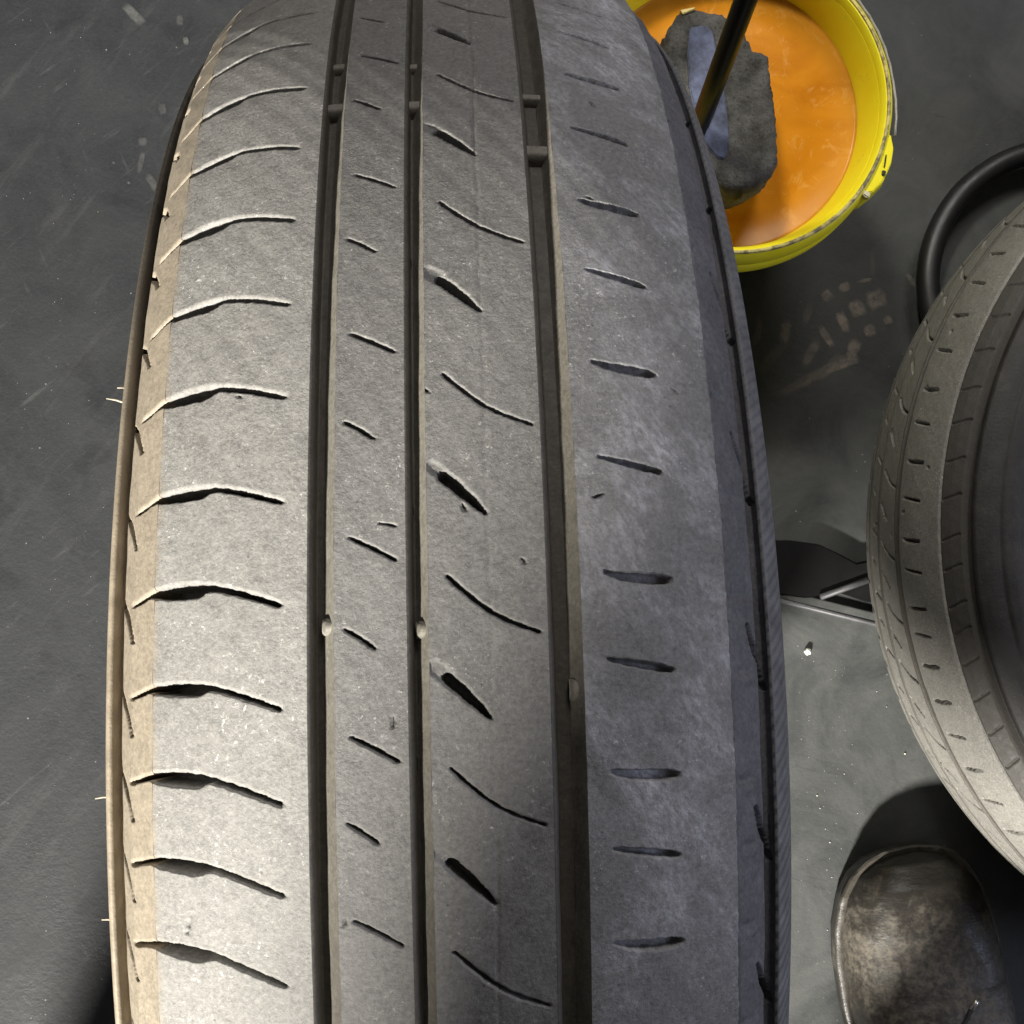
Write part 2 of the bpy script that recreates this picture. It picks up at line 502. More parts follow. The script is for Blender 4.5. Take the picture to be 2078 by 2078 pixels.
def build_tyre(root, to_world, rows_list, colstep, mats, fine=True, sides=True, offset=0.0, liner_rows=260):
    """rows_list: list of (theta array) windows. to_world maps (x,y,z) tyre frame arrays -> array (n,3)"""

    def strip(name, X, Rr, rows, depth_fn, mat, parent, label=None, closed=None):
        """X,Rr profile arrays (m); depth along the profile normal"""
        tx = np.gradient(X); tr = np.gradient(Rr)
        ln = np.hypot(tx, tr) + 1e-12
        nx, nr = -tr / ln, tx / ln      # outward when X grows and r is up
        Vs, Fs, base = [], [], 0
        for th in rows:
            D = depth_fn(X * 1000, th * 285.0) / 1000.0 if depth_fn else np.zeros((len(th), len(X)))
            x = X[None, :] - nx[None, :] * D
            r = Rr[None, :] - nr[None, :] * D
            T = (th + offset)[:, None]
            y = r * np.sin(T); z = r * np.cos(T)
            V = to_world(np.stack([x + 0 * y, y, z], -1).reshape(-1, 3))
            m, n = len(th), len(X)
            idx = np.arange(m * n).reshape(m, n) + base
            F = np.stack([idx[:-1, :-1], idx[1:, :-1], idx[1:, 1:], idx[:-1, 1:]], -1).reshape(-1, 4)
            Vs.append(V); Fs.append(F); base += m * n
        V = np.concatenate(Vs); F = np.concatenate(Fs)[:, ::-1]
        o = link(name, mesh_np(name, V, F), mat, parent)
        if label: o['label'] = label
        return o

    def dfn(lo, hi, minw, wear=None):
        def f(xm, sm):
            return relief(xm, sm, lo, hi, minw) * (1.0 if fine else 2.0) + waves(xm, sm) + (wear(xm, sm) if wear else 0)
        return f

    minw = 0.0 if fine else 1.25
    out = {}

    def xs(a, b, step=None):
        step = step or colstep
        return np.linspace(a, b, max(3, int(abs(b - a) / step) + 1))

    def heel_toe(anch, amp):
        A = np.array(sorted(anch))
        def f(xm, sm):
            s = np.mod(sm - A[0], CIRC) + A[0]
            i = np.clip(np.searchsorted(A, s, side='right') - 1, 0, len(A) - 1)
            nxt = np.append(A[1:], A[0] + CIRC)[i]
            return None
        return f

    def heel(anch, amp):
        A = np.array(sorted(anch))
        lx = np.array([p[0] for p in P_L[0]]); ls = np.array([p[1] for p in P_L[0]])
        def f(xm, sm):
            off = np.interp(xm, lx, ls)
            s = np.mod(sm[:, None] - off[None, :] - A[0], CIRC) + A[0]
            i = np.clip(np.searchsorted(A, s, side='right') - 1, 0, len(A) - 1)
            nxt = np.append(A[1:], A[0] + CIRC)[i]
            t = (s - A[i]) / (nxt - A[i])
            k = np.clip((-42 - xm) / 14, 0, 1)[None, :]
            return amp * (0.5 * np.clip(1 - t * 2.2, 0, 1) ** 2 + 0.6 * np.clip(t * 2.5 - 1.5, 0, 1) ** 2) * k
        return f

    def g_profile(x0, x1, depth):
        W = (x1 - x0) * 1000
        pts = [(0, 0), (.22, .04), (.5, .22), (.8, .65), (1.0, 1.3), (1.15, 2.3), (1.3, 3.6), (1.5, depth)]
        k = 5
        e = W - 2.5
        pts += [(1.5 + (e - 1.5) * i / k, depth) for i in range(1, k + 1)]
        pts += [(W - 2.25, depth - .35), (W - 1.6, depth * .66), (W - .9, depth * .36), (W - .35, .62), (W - .15, .22), (W, 0)]
        px = np.array([x0 + p[0] / 1000 for p in pts])
        return px, crown(px) - np.array([p[1] for p in pts]) / 1000

    def band(name, a, b, mat, label, wear=None):
        X = xs(a, b)
        return strip(name, X, crown(X), rows_list, dfn(a * 1000, b * 1000, minw, wear), mat, root, label)

    if sides or True:
        # left shoulder: tan stained band, little groove, round sidewall
        X = np.array([-0.0675, -0.0732, -0.0763, -0.0772])
        Rr = np.array([float(crown(-0.0675)), 0.2657, 0.2605, 0.2578])
        t = np.concatenate([[0], np.cumsum(np.hypot(np.diff(X), np.diff(Rr)))])
        tt = np.linspace(t[-1], 0, max(6, int(t[-1] / colstep * (0.9 if fine else 0.8))))
        strip('shoulder_band', np.interp(tt, t, X), np.interp(tt, t, Rr), rows_list, dfn(-80, -67.5, minw), mats['tan'], root, mats['tan_label'])
        # (x, r) from outside to inside
        side = [(-0.0600, 0.1810), (-0.0655, 0.1850), (-0.0700, 0.1950), (-0.0765, 0.2080), (-0.0810, 0.2210), (-0.0828, 0.2330), (-0.0832, 0.2420), (-0.0830, 0.2490), (-0.0822, 0.2530), (-0.0814, 0.2547), (-0.0806, 0.2549), (-0.0801, 0.2540), (-0.0799, 0.2500), (-0.0790, 0.2480), (-0.0778, 0.2490), (-0.0774, 0.2530), (-0.0772, 0.2578)]
        S = np.array(side)
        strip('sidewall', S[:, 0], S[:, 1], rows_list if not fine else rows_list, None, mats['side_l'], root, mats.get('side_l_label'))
    band('tread_rib', -0.0675, -0.0342, mats['rib_l'], mats['lab'][0], heel(A_SL, 0.30) if fine else None)
    band('tread_rib', -0.0287, -0.0142, mats['rib'], mats['lab'][1])
    def parting(xm, sm):
        c = 2.5 + 0.12 * np.sin(sm * 0.13)[:, None] + 0.05 * np.sin(sm * 0.9)[:, None]
        return 0.26 * np.clip(1 - np.abs(xm[None, :] - c) / 0.42, 0, 1)
    band('tread_rib', -0.0098, 0.0140, mats['rib'], mats['lab'][2], parting if fine else None)
    # right rib with a feathered, stepped outer edge
    X = xs(0.0209, 0.0526)
    def feather(xm, sm):
        j = 0.25 * np.sin(sm * 1.7) + 0.2 * np.sin(sm * 4.1 + 1) + 0.15 * np.sin(sm * 9.7 + 2)
        return np.clip((xm[None, :] - (52.35 + 0.3 * j[:, None])) / 0.3, 0, 1) * 0.12
    f0 = dfn(20.9, 52.6, minw)
    X2 = np.concatenate([X, [0.05275, 0.0529, 0.05292]])
    Rr = np.concatenate([crown(X), [float(crown(0.0527)) - 0.0001, float(crown(0.0529)) - 0.0005, float(crown(0.0529)) - 0.0016]])
    def f1(xm, sm):
        j = 0.05 * np.sin(sm * 0.7) + 0.05 * np.sin(sm * 1.9 + 1) + 0.03 * np.sin(sm * 3.7 + 2)
        d = f0(xm, sm)
        d[:, -3:] += j[:, None]
        return d
    strip('tread_rib', X2, Rr, rows_list, f1, mats['rib_r'], root, mats['lab'][3])
    # right shoulder flank
    rH = float(crown(0.0529))
    X = np.array([0.0526, 0.0538, 0.0575, 0.0608, 0.0612, 0.0616, 0.0638, 0.0643, 0.0645])
    Rr = np.array([rH - 0.0014, rH - 0.0018, 0.2688, 0.2646, 0.2630, 0.2592, 0.2580, 0.2592, 0.2600])
    t = np.concatenate([[0], np.cumsum(np.hypot(np.diff(X), np.diff(Rr)))])
    tt = np.unique(np.concatenate([np.linspace(0, t[-1], max(8, int(t[-1] / colstep))), t]))
    def dents(xm, sm):
        d = relief(xm, sm, 53, 65, minw, not fine) + waves(xm, sm)
        for i, s in enumerate(A_RL if fine else []):
            for wrap in (0.0, -CIRC, CIRC):
                q = np.exp(-((sm - s - wrap + 3 + (i % 3)) / 1.1) ** 2)[:, None] * np.exp(-((xm - 55.0 - 1.2 * (i % 2)) / 2.1) ** 2)[None, :]
                q2 = np.exp(-((sm - s - wrap + 5.2 + (i % 3)) / 1.0) ** 2)[:, None] * np.exp(-((xm - 57.5) / 1.6) ** 2)[None, :]
                d += 0.45 * q - 0.3 * q2
        return d
    strip('shoulder_band', np.interp(tt, t, X), np.interp(tt, t, Rr), rows_list, dents, mats['flank'], root, mats['flank_label'])
    side = [(0.0645, 0.2600), (0.0650, 0.2606), (0.0668, 0.2585), (0.0688, 0.2552), (0.0703, 0.2518), (0.0713, 0.2485), (0.0716, 0.2466), (0.0719, 0.2464), (0.0727, 0.2440), (0.0732, 0.2400), (0.0730, 0.2330), (0.0716, 0.2220), (0.0685, 0.2080), (0.0630, 0.1930), (0.0590, 0.1850), (0.0545, 0.1810)]
    S = np.array(side)
    t = np.concatenate([[0], np.cumsum(np.hypot(np.diff(S[:, 0]), np.diff(S[:, 1])))])
    tt = np.unique(np.concatenate([np.linspace(0, t[-1], 40 if fine else 24), t]))
    strip('sidewall', np.interp(tt, t, S[:, 0]), np.interp(tt, t, S[:, 1]), rows_list, None, mats['side_r'], root, mats.get('side_r_label'))
    # grooves and their wear bars
    gm = mats['groove']
    for gi, (a, b, dep) in enumerate(((-0.0342, -0.0287, 4.6), (-0.0142, -0.0098, 4.4), (0.0140, 0.0209, 4.8))):
        gx, gr = g_profile(a, b, dep)
        def gd(xm, sm, a=a, b=b):
            w = waves(xm, sm)
            w[:, 0] = w[:, 0]
            return w
        kf = len(gx) - 6
        g = strip('tread_groove', gx[:kf], gr[:kf], rows_list, gd, M_GROOVE_SHADE, root)  # bottom and left wall in the painted shade colour, right wall in the paler one
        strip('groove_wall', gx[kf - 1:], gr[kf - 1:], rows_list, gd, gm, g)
        if fine:
            bars = {0: [(147.6, 4.2, 1.5, 0), (169.0, 3.2, 2.6, 0), (10.3, 3.6, .9, 1)],
                    1: [(146.2, 4.2, 1.4, 0), (166.0, 3.0, 2.6, 0), (9.1, 3.6, .8, 1)],
                    2: [(129.0, 4.8, 1.8, 0), (151.5, 3.0, 2.6, 0), (-3.9, 4.6, 1.7, 1)]}[gi]
            for s, ln, top, tab in bars:
                x0, x1 = (a + 0.0004, b - 0.0003) if not tab else (b - 0.0027, b - 0.0002)
                xx = np.linspace(x0, x1, 9)
                th = np.linspace((s - ln / 2) / 285, (s + ln / 2) / 285, 9)
                V, F = [], []
                n = 9
                for lay in (0, 1):
                    for i, tt_ in enumerate(th):
                        for j, x_ in enumerate(xx):
                            ei = 1 - abs(i - 4) / 4; ej = 1 - abs(j - 4) / 4
                            rim = min(1, ei * 2.4) ** 0.5 if not tab else max(0, 1 - ((i - 4) / 4) ** 2) ** 0.5
                            drop = top + (1 - rim) * 2.0 if lay else 5.2
                            if tab and lay: drop += max(0, (4 - j) / 4) ** 2 * 1.6
                            r = float(crown(x_)) - drop / 1000
                            V.append((x_, r * math.sin(tt_ + offset), r * math.cos(tt_ + offset)))
                for i in range(8):
                    for j in range(8):
                        q = n * n + i * n + j
                        F.append((q, q + 1, q + n + 1, q + n))
                for i in range(8):
                    for e0 in ((i * n, (i + 1) * n), (i * n + 8, (i + 1) * n + 8), (i, i + 1), (72 + i, 73 + i)):
                        F.append((e0[0], e0[1], e0[1] + 81, e0[0] + 81))
                Vw = to_world(np.array(V))
                me = mesh_np('wear_bar', Vw, np.array(F))
                link('wear_bar', me, M_GROOVE, g)
    # bead and inner liner (seen only from aside)
    th = np.linspace(0, TAU, liner_rows)
    for sgn, pts in ((-1, [(-0.0600, 0.1810), (-0.0560, 0.1785), (-0.0480, 0.1780), (-0.0460, 0.1815)]),
                     (1, [(0.0400, 0.1815), (0.0420, 0.1780), (0.0500, 0.1785), (0.0545, 0.1810)])):
        S = np.array(pts)
        strip('bead', S[:, 0], S[:, 1], [th], None, mats['bead'], root)
    L = np.array([(-0.0460, 0.1815), (-0.0560, 0.1950), (-0.0690, 0.2200), (-0.0720, 0.2400), (-0.0640, 0.2580), (-0.0450, 0.2680), (-0.003, 0.2710), (0.0400, 0.2680), (0.0560, 0.2560), (0.0620, 0.2400), (0.0600, 0.2200), (0.0500, 0.1950), (0.0400, 0.1815)])
    strip('inner_liner', L[:, 0], L[:, 1], [th], None, M_LINER, root)


# ------------------------------------------------------------------ floor
def make_floor():
    t = NT("dark_workshop_floor")
    big = t.ramp(t.noise(3.2, 6, 0.62, dist=0.6), [(0.32, 0.0), (0.68, 1.0)])
    med = t.ramp(t.noise(17, 7, 0.68, dist=0.8), [(0.36, 0.0), (0.66, 1.0)])
    fine = t.ramp(t.noise(500, 4, 0.7), [(0.3, 0.0), (0.75, 1.0)])
    c = t.mix(big, (0.014, 0.0155, 0.016), (0.025, 0.027, 0.0265))
    c = t.mix(t.math('MULTIPLY', med, 0.5), c, (0.036, 0.038, 0.037))
    c = t.mix(t.math('MULTIPLY', fine, 0.35), c, (0.048, 0.050, 0.048))
    # dark round damp stains
    st = t.ramp(t.noise(34, 3, 0.5), [(0.60, 0.0), (0.68, 1.0)])
    c = t.mix(t.math('MULTIPLY', st, 0.45), c, (0.014, 0.015, 0.015))
    # drag streaks
    sk = t.ramp(t.noise(14, 6, 0.7, stretch=(5, 0.7, 1), rot=(0, 0, math.radians(-38))), [(0.55, 0.0), (0.75, 1.0)])
    c = t.mix(t.math('MULTIPLY', sk, 0.35), c, (0.085, 0.085, 0.082))
    sx = t.n('ShaderNodeSeparateXYZ'); t.l(t.tc.outputs['Object'], sx.inputs[0])
    wv = t.math('MULTIPLY', t.math('SUBTRACT', t.noise(9, 5, 0.6), 0.5), 0.16)
    dusty = t.ramp(t.math('ADD', sx.outputs['X'], wv), [(0.10, 0.0), (0.17, 1.0)])  # floor colour made paler towards the right
    c = t.mix(t.math('MULTIPLY', dusty, 0.45), c, t.mix(med, (0.085, 0.090, 0.085), (0.165, 0.170, 0.158)))
    for ang_, sc, thr, st_, col in ((-52, 26, 0.60, 0.55, (0.095, 0.096, 0.092)), (22, 34, 0.62, 0.45, (0.085, 0.087, 0.084)), (75, 18, 0.62, 0.55, (0.012, 0.013, 0.013))):
        k_ = t.ramp(t.noise(sc, 7, 0.75, stretch=(6.0, 0.55, 1), rot=(0, 0, math.radians(ang_)), dist=0.35), [(thr, 0.0), (thr + 0.12, 1.0)])
        c = t.mix(t.math('MULTIPLY', k_, st_), c, col)
    v = t.n('ShaderNodeTexVoronoi')
    v.inputs['Scale'].default_value = 130
    t.l(t.tc.outputs['Object'], v.inputs['Vector'])
    sp = t.math('MULTIPLY', t.ramp(v.outputs['Distance'], [(0.045, 1.0), (0.09, 0.0)]), t.ramp(t.noise(30, 2, 0.5), [(0.56, 0.0), (0.62, 1.0)]))
    c = t.mix(t.math('MULTIPLY', sp, 0.5), c, (0.40, 0.40, 0.37))
    nrm = t.bump(t.math('ADD', t.noise(260, 5, 0.7), t.math('MULTIPLY', t.noise(28, 4, 0.5), 1.5)), 0.25, 0.0015)
    c = t.mix(0.18, c, (0.0, 0.0, 0.012))
    m = t.done(c, t.ramp(med, [(0.0, 0.48), (1.0, 0.68)]), nrm, Specular_IOR_Level=0.28)
    bm = bmesh.new()
    vs = [bm.verts.new(p) for p in ((-4, -4, 0), (4, -4, 0), (4, 4, 0), (-4, 4, 0))]
    bm.faces.new(vs)
    o = bm_obj('floor', bm, m, smooth=False)
    tag(o, kind='structure')
    return o


make_floor()


def px(u, v, z):
    """a spot of the place, in metres, at height z (measured off the photograph)"""
    d = CAM_ROT @ Vector(((u - 1039) / 2382.67, -(v - 1039) / 2382.67, -1.0))
    return CAM_POS + d * ((z - CAM_POS.z) / d.z)


# ------------------------------------------------------------------ standing tyre
win = np.arange(-0.335, 0.86, 0.00082)
rest = np.linspace(win[-1], TAU + win[0], 780)
tyre = empty('car_tyre', (0, 0, 0))
tag(tyre, 'large worn tyre standing upright in the middle, with tan stained left shoulder', 'tyre')


def stand(V):
    V = V.copy()
    V[:, 2] += 0.285
    return V


build_tyre(tyre, stand, [win, rest], 0.00043, dict(
    tan=M_TAN, tan_label='tan stained left shoulder with short slits',
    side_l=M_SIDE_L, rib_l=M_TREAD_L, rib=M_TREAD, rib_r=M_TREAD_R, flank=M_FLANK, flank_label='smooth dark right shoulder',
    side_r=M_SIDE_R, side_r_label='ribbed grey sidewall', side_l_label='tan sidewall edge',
    groove=M_GROOVE, bead=M_DARKSIDE,
    lab=['pale left shoulder rib with long curved cuts', 'narrow rib with short slanting cuts', 'centre rib with long curved cuts and wide wedge cuts', 'worn right shoulder rib with short shallow cuts']),
    fine=True, offset=0.0831)


# thin rubber whiskers on the left sidewall, and loose crumbs
def whisker(s, x, r, vec, rad=0.00028):
    th = s / 285.0 + 0.0831
    p = Vector((x, r * math.sin(th), 0.285 + r * math.cos(th)))
    q = p + Vector(vec) * 0.5 + Vector((0, 0.0002, 0.0002))
    e = p + Vector(vec)
    bm = tube([p + Vector((0.0012, 0, -0.0004)), p, q, e], [rad, rad, rad * 0.85, rad * 0.5], 6)
    bm_obj('rubber_whisker', bm, M_WHISK, tyre)


whisker(81.2, -0.0820, 0.2500, (-0.0026, 0.0002, 0.0003))
whisker(76.0, -0.0818, 0.2510, (-0.0046, 0.0012, 0.0005))
whisker(-28.7, -0.0822, 0.2490, (-0.0034, -0.0002, 0.0005))
whisker(-60.5, -0.0822, 0.2490, (-0.0028, 0.0003, 0.0003))


# ------------------------------------------------------------------ second tyre, lying flat
tyre2 = empty('car_tyre', (0.542, 0.052, 0.0))
tag(tyre2, 'tyre lying flat at the right edge, its pale tread lit and its sidewall dark', 'tyre')


def flat(V):
    return np.stack([-V[:, 2], V[:, 1], V[:, 0] + 0.080 + 0.019], -1)


win2 = np.arange(-1.30, 1.30, 0.0023)
rest2 = np.linspace(win2[-1], TAU + win2[0], 220)
build_tyre(tyre2, flat, [win2, rest2], 0.0007, dict(
    tan=M_FLANK2, tan_label='dark lower shoulder', side_l=M_DARKSIDE, side_l_label=None,
    rib_l=M_TREAD2, rib=M_TREAD2, rib_r=M_TREAD2, flank=M_FLANK2, flank_label='dark upper shoulder', side_r=M_DARKSIDE, side_r_label=None,
    groove=M_GROOVE, bead=M_DARKSIDE,
    lab=['outer shoulder rib low near the floor', 'narrow pale rib', 'pale centre rib', 'pale upper rib with short black cuts']),
    fine=False, offset=-0.05, liner_rows=180)

# ------------------------------------------------------------------ low stand under the flat tyre
M_BLACKMETAL = plain("black_painted_metal", (0.006, 0.006, 0.0065), 0.75, 60, 0.3, 0.2, Specular_IOR_Level=0.15)
M_GREYTUBE = plain("grey_metal_tube", (0.10, 0.10, 0.105), 0.55, 90, 0.25, 0.15, metallic=0.6)
stand_e = empty('floor_stand', px(1700, 1200, 0))
tag(stand_e, 'low black metal stand with a grey tube edge, on the floor under the flat tyre', 'stand')


def world_child(o, parent):
    o.parent = parent
    o.matrix_parent_inverse = Matrix.Translation(-Vector(parent.location))
    return o


def slab(name, pts, z0, z1, mat, parent, bev=0.001):
    bm = bmesh.new()
    vs = [bm.verts.new((p[0], p[1], z0)) for p in pts]
    f = bm.faces.new(vs)
    r = bmesh.ops.extrude_face_region(bm, geom=[f])
    for v in r['geom']:
        if isinstance(v, bmesh.types.BMVert): v.co.z = z1
    if bev: bmesh.ops.bevel(bm, geom=list(bm.edges), offset=bev, segments=2, affect='EDGES')
    o = bm_obj(name, bm, mat, None, True, 40)
    if parent: world_child(o, parent)
    return o


pl = [px(u, v, 0.012) for u, v in ((1530, 1098), (1600, 1096), (1660, 1104), (1700, 1122), (1738, 1143), (1800, 1130), (1960, 1130), (1960, 1238), (1765, 1222), (1700, 1200), (1640, 1214), (1540, 1202))]
slab('base_plate', [(p.x, p.y) for p in pl][::-1], 0.003, 0.013, M_BLACKMETAL, stand_e)
ta, tb = px(1520, 1203, 0.008), px(1990, 1318, 0.008)
world_child(bm_obj('edge_tube', tube([ta, ta.lerp(tb, 0.5), tb], 0.0019, 12), M_GREYTUBE), stand_e)
sa, sb = px(1665, 1212, 0.015), px(1800, 1163, 0.015)
world_child(bm_obj('strut', tube([sa, sb], 0.0022, 12), M_GREYTUBE), stand_e)
for q in ((1900, 1000), (1990, 1150), (2200, 1000)):
    p = px(q[0], q[1], 0.0)
    world_child(bm_obj('foot', lathe([(0, 0.0), (0.016, 0.0), (0.017, 0.003), (0.017, 0.0185), (0.014, 0.0195), (0, 0.0195)], 24, p.x, p.y), M_BLACKMETAL, None, True, 40), stand_e)

# ------------------------------------------------------------------ black hose loop
M_HOSE = plain("black_rubber_hose", (0.008, 0.008, 0.0085), 0.45, 120, 0.2, 0.08)
hp = [(2150, 280), (2078, 290), (2010, 318), (1940, 375), (1893, 455), (1875, 545), (1890, 640), (1925, 720), (1990, 790), (2080, 830), (2160, 850)]
hpts = spline([px(u + 8, v + 22, 0.018) for u, v in hp], 8)
hose = bm_obj('rubber_hose', tube(hpts, 0.0078, 20), M_HOSE)
tag(hose, 'loop of thick black rubber hose on the floor behind the flat tyre', 'hose')

# ------------------------------------------------------------------ yellow bucket
BX, BY, BZ = 0.1605, 0.3135, 0.150
t = NT("yellow_bucket_plastic")
a = t.noise(24, 6, 0.7)
c = t.mix(t.ramp(a, [(0.3, 0.0), (0.7, 1.0)]), (0.90, 0.76, 0.012), (0.95, 0.86, 0.03))
grime = t.ramp(t.noise(75, 7, 0.75), [(0.60, 0.0), (0.72, 1.0)])
c = t.mix(t.math('MULTIPLY', grime, 0.40), c, (0.36, 0.27, 0.08))
M_YELLOW = t.done(c, 0.38, t.bump(t.noise(60, 3, 0.5), 0.05, 0.001))
t = NT("grimy_rim_line")
c = t.mix(t.ramp(t.noise(140, 6, 0.7), [(0.42, 0.0), (0.58, 1.0)]), (0.16, 0.13, 0.07), (0.62, 0.52, 0.16))
M_GRIME = t.done(c, 0.6, t.bump(t.noise(300, 4, 0.6), 0.3, 0.001))

bucket = empty('bucket', (BX, BY, 0))
tag(bucket, 'round yellow plastic bucket of orange liquid beside the standing tyre', 'bucket')


def bl(name, prof, mat):
    o = bm_obj(name, lathe(prof, 160), mat, bucket, True, 50)
    return o


bl('body', [(0, 0.004), (0.066, 0.004), (0.069, 0.0), (0.0725, 0.0), (0.0735, 0.004), (0.0765, 0.05), (0.0800, 0.100), (0.0812, 0.1165), (0.0905, 0.1168)]
   + [(0.0905, 0.1168), (0.0895, 0.120), (0.0870, 0.120), (0.0885, 0.1440), (0.0868, 0.1445), (0.0850, 0.140), (0.0812, 0.1200), (0.0780, 0.060), (0.0700, 0.0075), (0, 0.0075)], M_YELLOW)
bl('rim', [(0.0868, 0.1420), (0.0872, 0.1478), (0.0890, 0.1500), (0.0915, 0.1500), (0.0932, 0.1485), (0.0945, 0.1440), (0.0950, 0.1370), (0.0943, 0.1352), (0.0955, 0.1340), (0.0957, 0.1230), (0.0950, 0.1205), (0.0925, 0.1195), (0.0910, 0.1205), (0.0905, 0.1400), (0.0868, 0.1420)], M_YELLOW)
bl('rim_edge', [(0.0896, 0.1500), (0.0899, 0.1510), (0.0909, 0.1512), (0.0917, 0.1506), (0.0919, 0.1496)], M_GRIME)
# handle lug on the lower right of the rim, with its pin and slot
la = math.atan2(px(1792, 352, 0.14).y - BY, px(1792, 352, 0.14).x - BX)


def polar(r, a, z):
    return Vector((r * math.cos(a), r * math.sin(a), z))


bm = bmesh.new()
lug_a = [(-0.20, 0.0948, 0.1000), (-0.17, 0.0985, 0.1040), (-0.08, 0.1005, 0.1020), (0.04, 0.1005, 0.1010), (0.13, 0.0990, 0.1010), (0.21, 0.0955, 0.0990)]
rows = []
for da, ro, _ in lug_a:
    rows.append([bm.verts.new(polar(r, la + da, z)) for r, z in ((0.0905, 0.118), (ro, 0.1185), (ro + 0.0006, 0.140), (ro - 0.0012, 0.1475), (0.0918, 0.1482))])
for p, q in zip(rows, rows[1:]):
    for k in range(4):
        bm.faces.new((p[k], p[k + 1], q[k + 1], q[k]))
bm.faces.new(rows[0]); bm.faces.new(rows[-1][::-1])
bmesh.ops.bevel(bm, geom=list(bm.edges), offset=0.0006, segments=2, affect='EDGES')
lug = bm_obj('handle_lug', bm, M_YELLOW, bucket, True, 40)
M_DARKHOLE = plain("dark_pin", (0.02, 0.016, 0.008), 0.6, 90, 0.2, 0.1)
M_CLIP = plain("dirty_white_plastic", (0.50, 0.46, 0.30), 0.5, 200, 0.4, 0.2)


def child_box(name, cen, size, rz, mat, parent):
    bm = bmesh.new()
    bmesh.ops.create_cube(bm, size=1.0)
    for v in bm.verts:
        v.co = Vector((v.co.x * size[0], v.co.y * size[1], v.co.z * size[2]))
    bmesh.ops.bevel(bm, geom=list(bm.edges), offset=min(size) * 0.2, segments=2, affect='EDGES')
    bmesh.ops.transform(bm, matrix=Matrix.Translation(cen) @ Matrix.Rotation(rz, 4, 'Z'), verts=bm.verts)
    return bm_obj(name, bm, mat, parent, True, 40)


child_box('pin', polar(0.0975, la - 0.035, 0.1478), (0.0022, 0.0030, 0.0014), la + 0.3, M_DARKHOLE, lug)
child_box('slot', polar(0.0955, la + 0.035, 0.1482), (0.0007, 0.0075, 0.0008), la + 0.25, M_DARKHOLE, lug)
child_box('clip', polar(0.0950, la - 0.205, 0.1470), (0.0045, 0.0035, 0.0050), la - 0.2, M_CLIP, lug)
# bail wire lying on the rim
M_WIRE = plain("dirty_wire", (0.30, 0.29, 0.26), 0.5, 150, 0.3, 0.2, metallic=0.3)
wp = [polar(0.0965 - 0.0022 * min(1, abs(k) / 6), la + 0.20 + k * 0.055, 0.1490 - 0.0006 * (k % 2)) for k in range(0, 22)]
bm_obj('handle', tube(wp, 0.0008, 8), M_WIRE, bucket)

# liquid in the bucket
t = NT("orange_soapy_liquid")
sw = t.ramp(t.noise(16, 4, 0.55, dist=1.2), [(0.35, 0.0), (0.65, 1.0)])
c = t.mix(sw, (0.46, 0.150, 0.004), (0.66, 0.26, 0.012))
film = t.ramp(t.noise(38, 8, 0.75, dist=2.2), [(0.54, 0.0), (0.64, 1.0)])
c = t.mix(t.math('MULTIPLY', film, 0.36), c, (0.74, 0.42, 0.12))
sep = t.n('ShaderNodeSeparateXYZ'); t.l(t.tc.outputs['Object'], sep.inputs[0])
rr = t.math('SQRT', t.math('ADD', t.math('POWER', sep.outputs['X'], 2.0), t.math('POWER', sep.outputs['Y'], 2.0)))
edge = t.ramp(rr, [(0.064, 0.0), (0.081, 1.0)])
c = t.mix(t.math('MULTIPLY', edge, 0.35), c, (0.66, 0.34, 0.05))
M_LIQ = t.done(c, 0.22, t.bump(t.noise(60, 3, 0.5), 0.05, 0.001), Specular_IOR_Level=0.10)
bm = lathe([(0, 0.1210), (0.03, 0.1210), (0.06, 0.1210), (0.0800, 0.1210), (0.0810, 0.1215), (0.0816, 0.1222)], 128)
liq = bm_obj('orange_liquid', bm, M_LIQ)
liq.location = (BX, BY, 0)
tag(liq, 'cloudy orange soapy liquid filling the yellow bucket', 'liquid')

# ------------------------------------------------------------------ sponge with a black handle
ZS = 0.163
out_px = [(1378, 23), (1411, 15), (1440, 22), (1463, 26), (1484, 36), (1509, 60), (1519, 82), (1530, 103), (1545, 104), (1561, 112), (1563, 135), (1565, 158), (1569, 186), (1574, 218), (1577, 250), (1579, 300), (1581, 331), (1567, 360), (1540, 378), (1512, 388), (1480, 386), (1450, 372), (1424, 345), (1400, 308), (1378, 262), (1362, 210), (1352, 160), (1347, 110), (1352, 68), (1362, 45)]
t = NT("dirty_grey_sponge")
cel = t.n('ShaderNodeTexVoronoi'); cel.inputs['Scale'].default_value = 520
t.l(t.tc.outputs['Object'], cel.inputs['Vector'])
n1 = t.ramp(t.noise(80, 6, 0.7), [(0.36, 0.0), (0.66, 1.0)])
c = t.mix(n1, (0.032, 0.030, 0.025), (0.100, 0.097, 0.088))
c = t.mix(t.ramp(t.noise(300, 4, 0.7, stretch=(2.2, 0.8, 1)), [(0.58, 0.0), (0.70, 0.8)]), c, (0.025, 0.020, 0.014))
h = t.math('ADD', t.noise(420, 5, 0.75), t.math('MULTIPLY', cel.outputs['Distance'], 0.8))
pores = t.ramp(cel.outputs['Distance'], [(0.10, 1.0), (0.22, 0.0)])
c = t.mix(t.math('MULTIPLY', pores, 0.75), c, (0.012, 0.010, 0.008))
M_SPONGE = t.done(c, 0.85, t.bump(h, 0.45, 0.0015), Specular_IOR_Level=0.2)
ctr = sum((px(u, v, ZS) for u, v in out_px), Vector()) / len(out_px)
sponge = empty('sponge_brush', (ctr.x, ctr.y, 0.118))
tag(sponge, 'grimy dark grey sponge on a black stick, soaking in the yellow bucket', 'brush')
rnd = random.Random(5)
dense = []
op = [px(u, v, ZS) for u, v in out_px]
for i in range(len(op)):
    a_, b_ = op[i], op[(i + 1) % len(op)]
    for k in range(5):
        dense.append(a_.lerp(b_, k / 5))
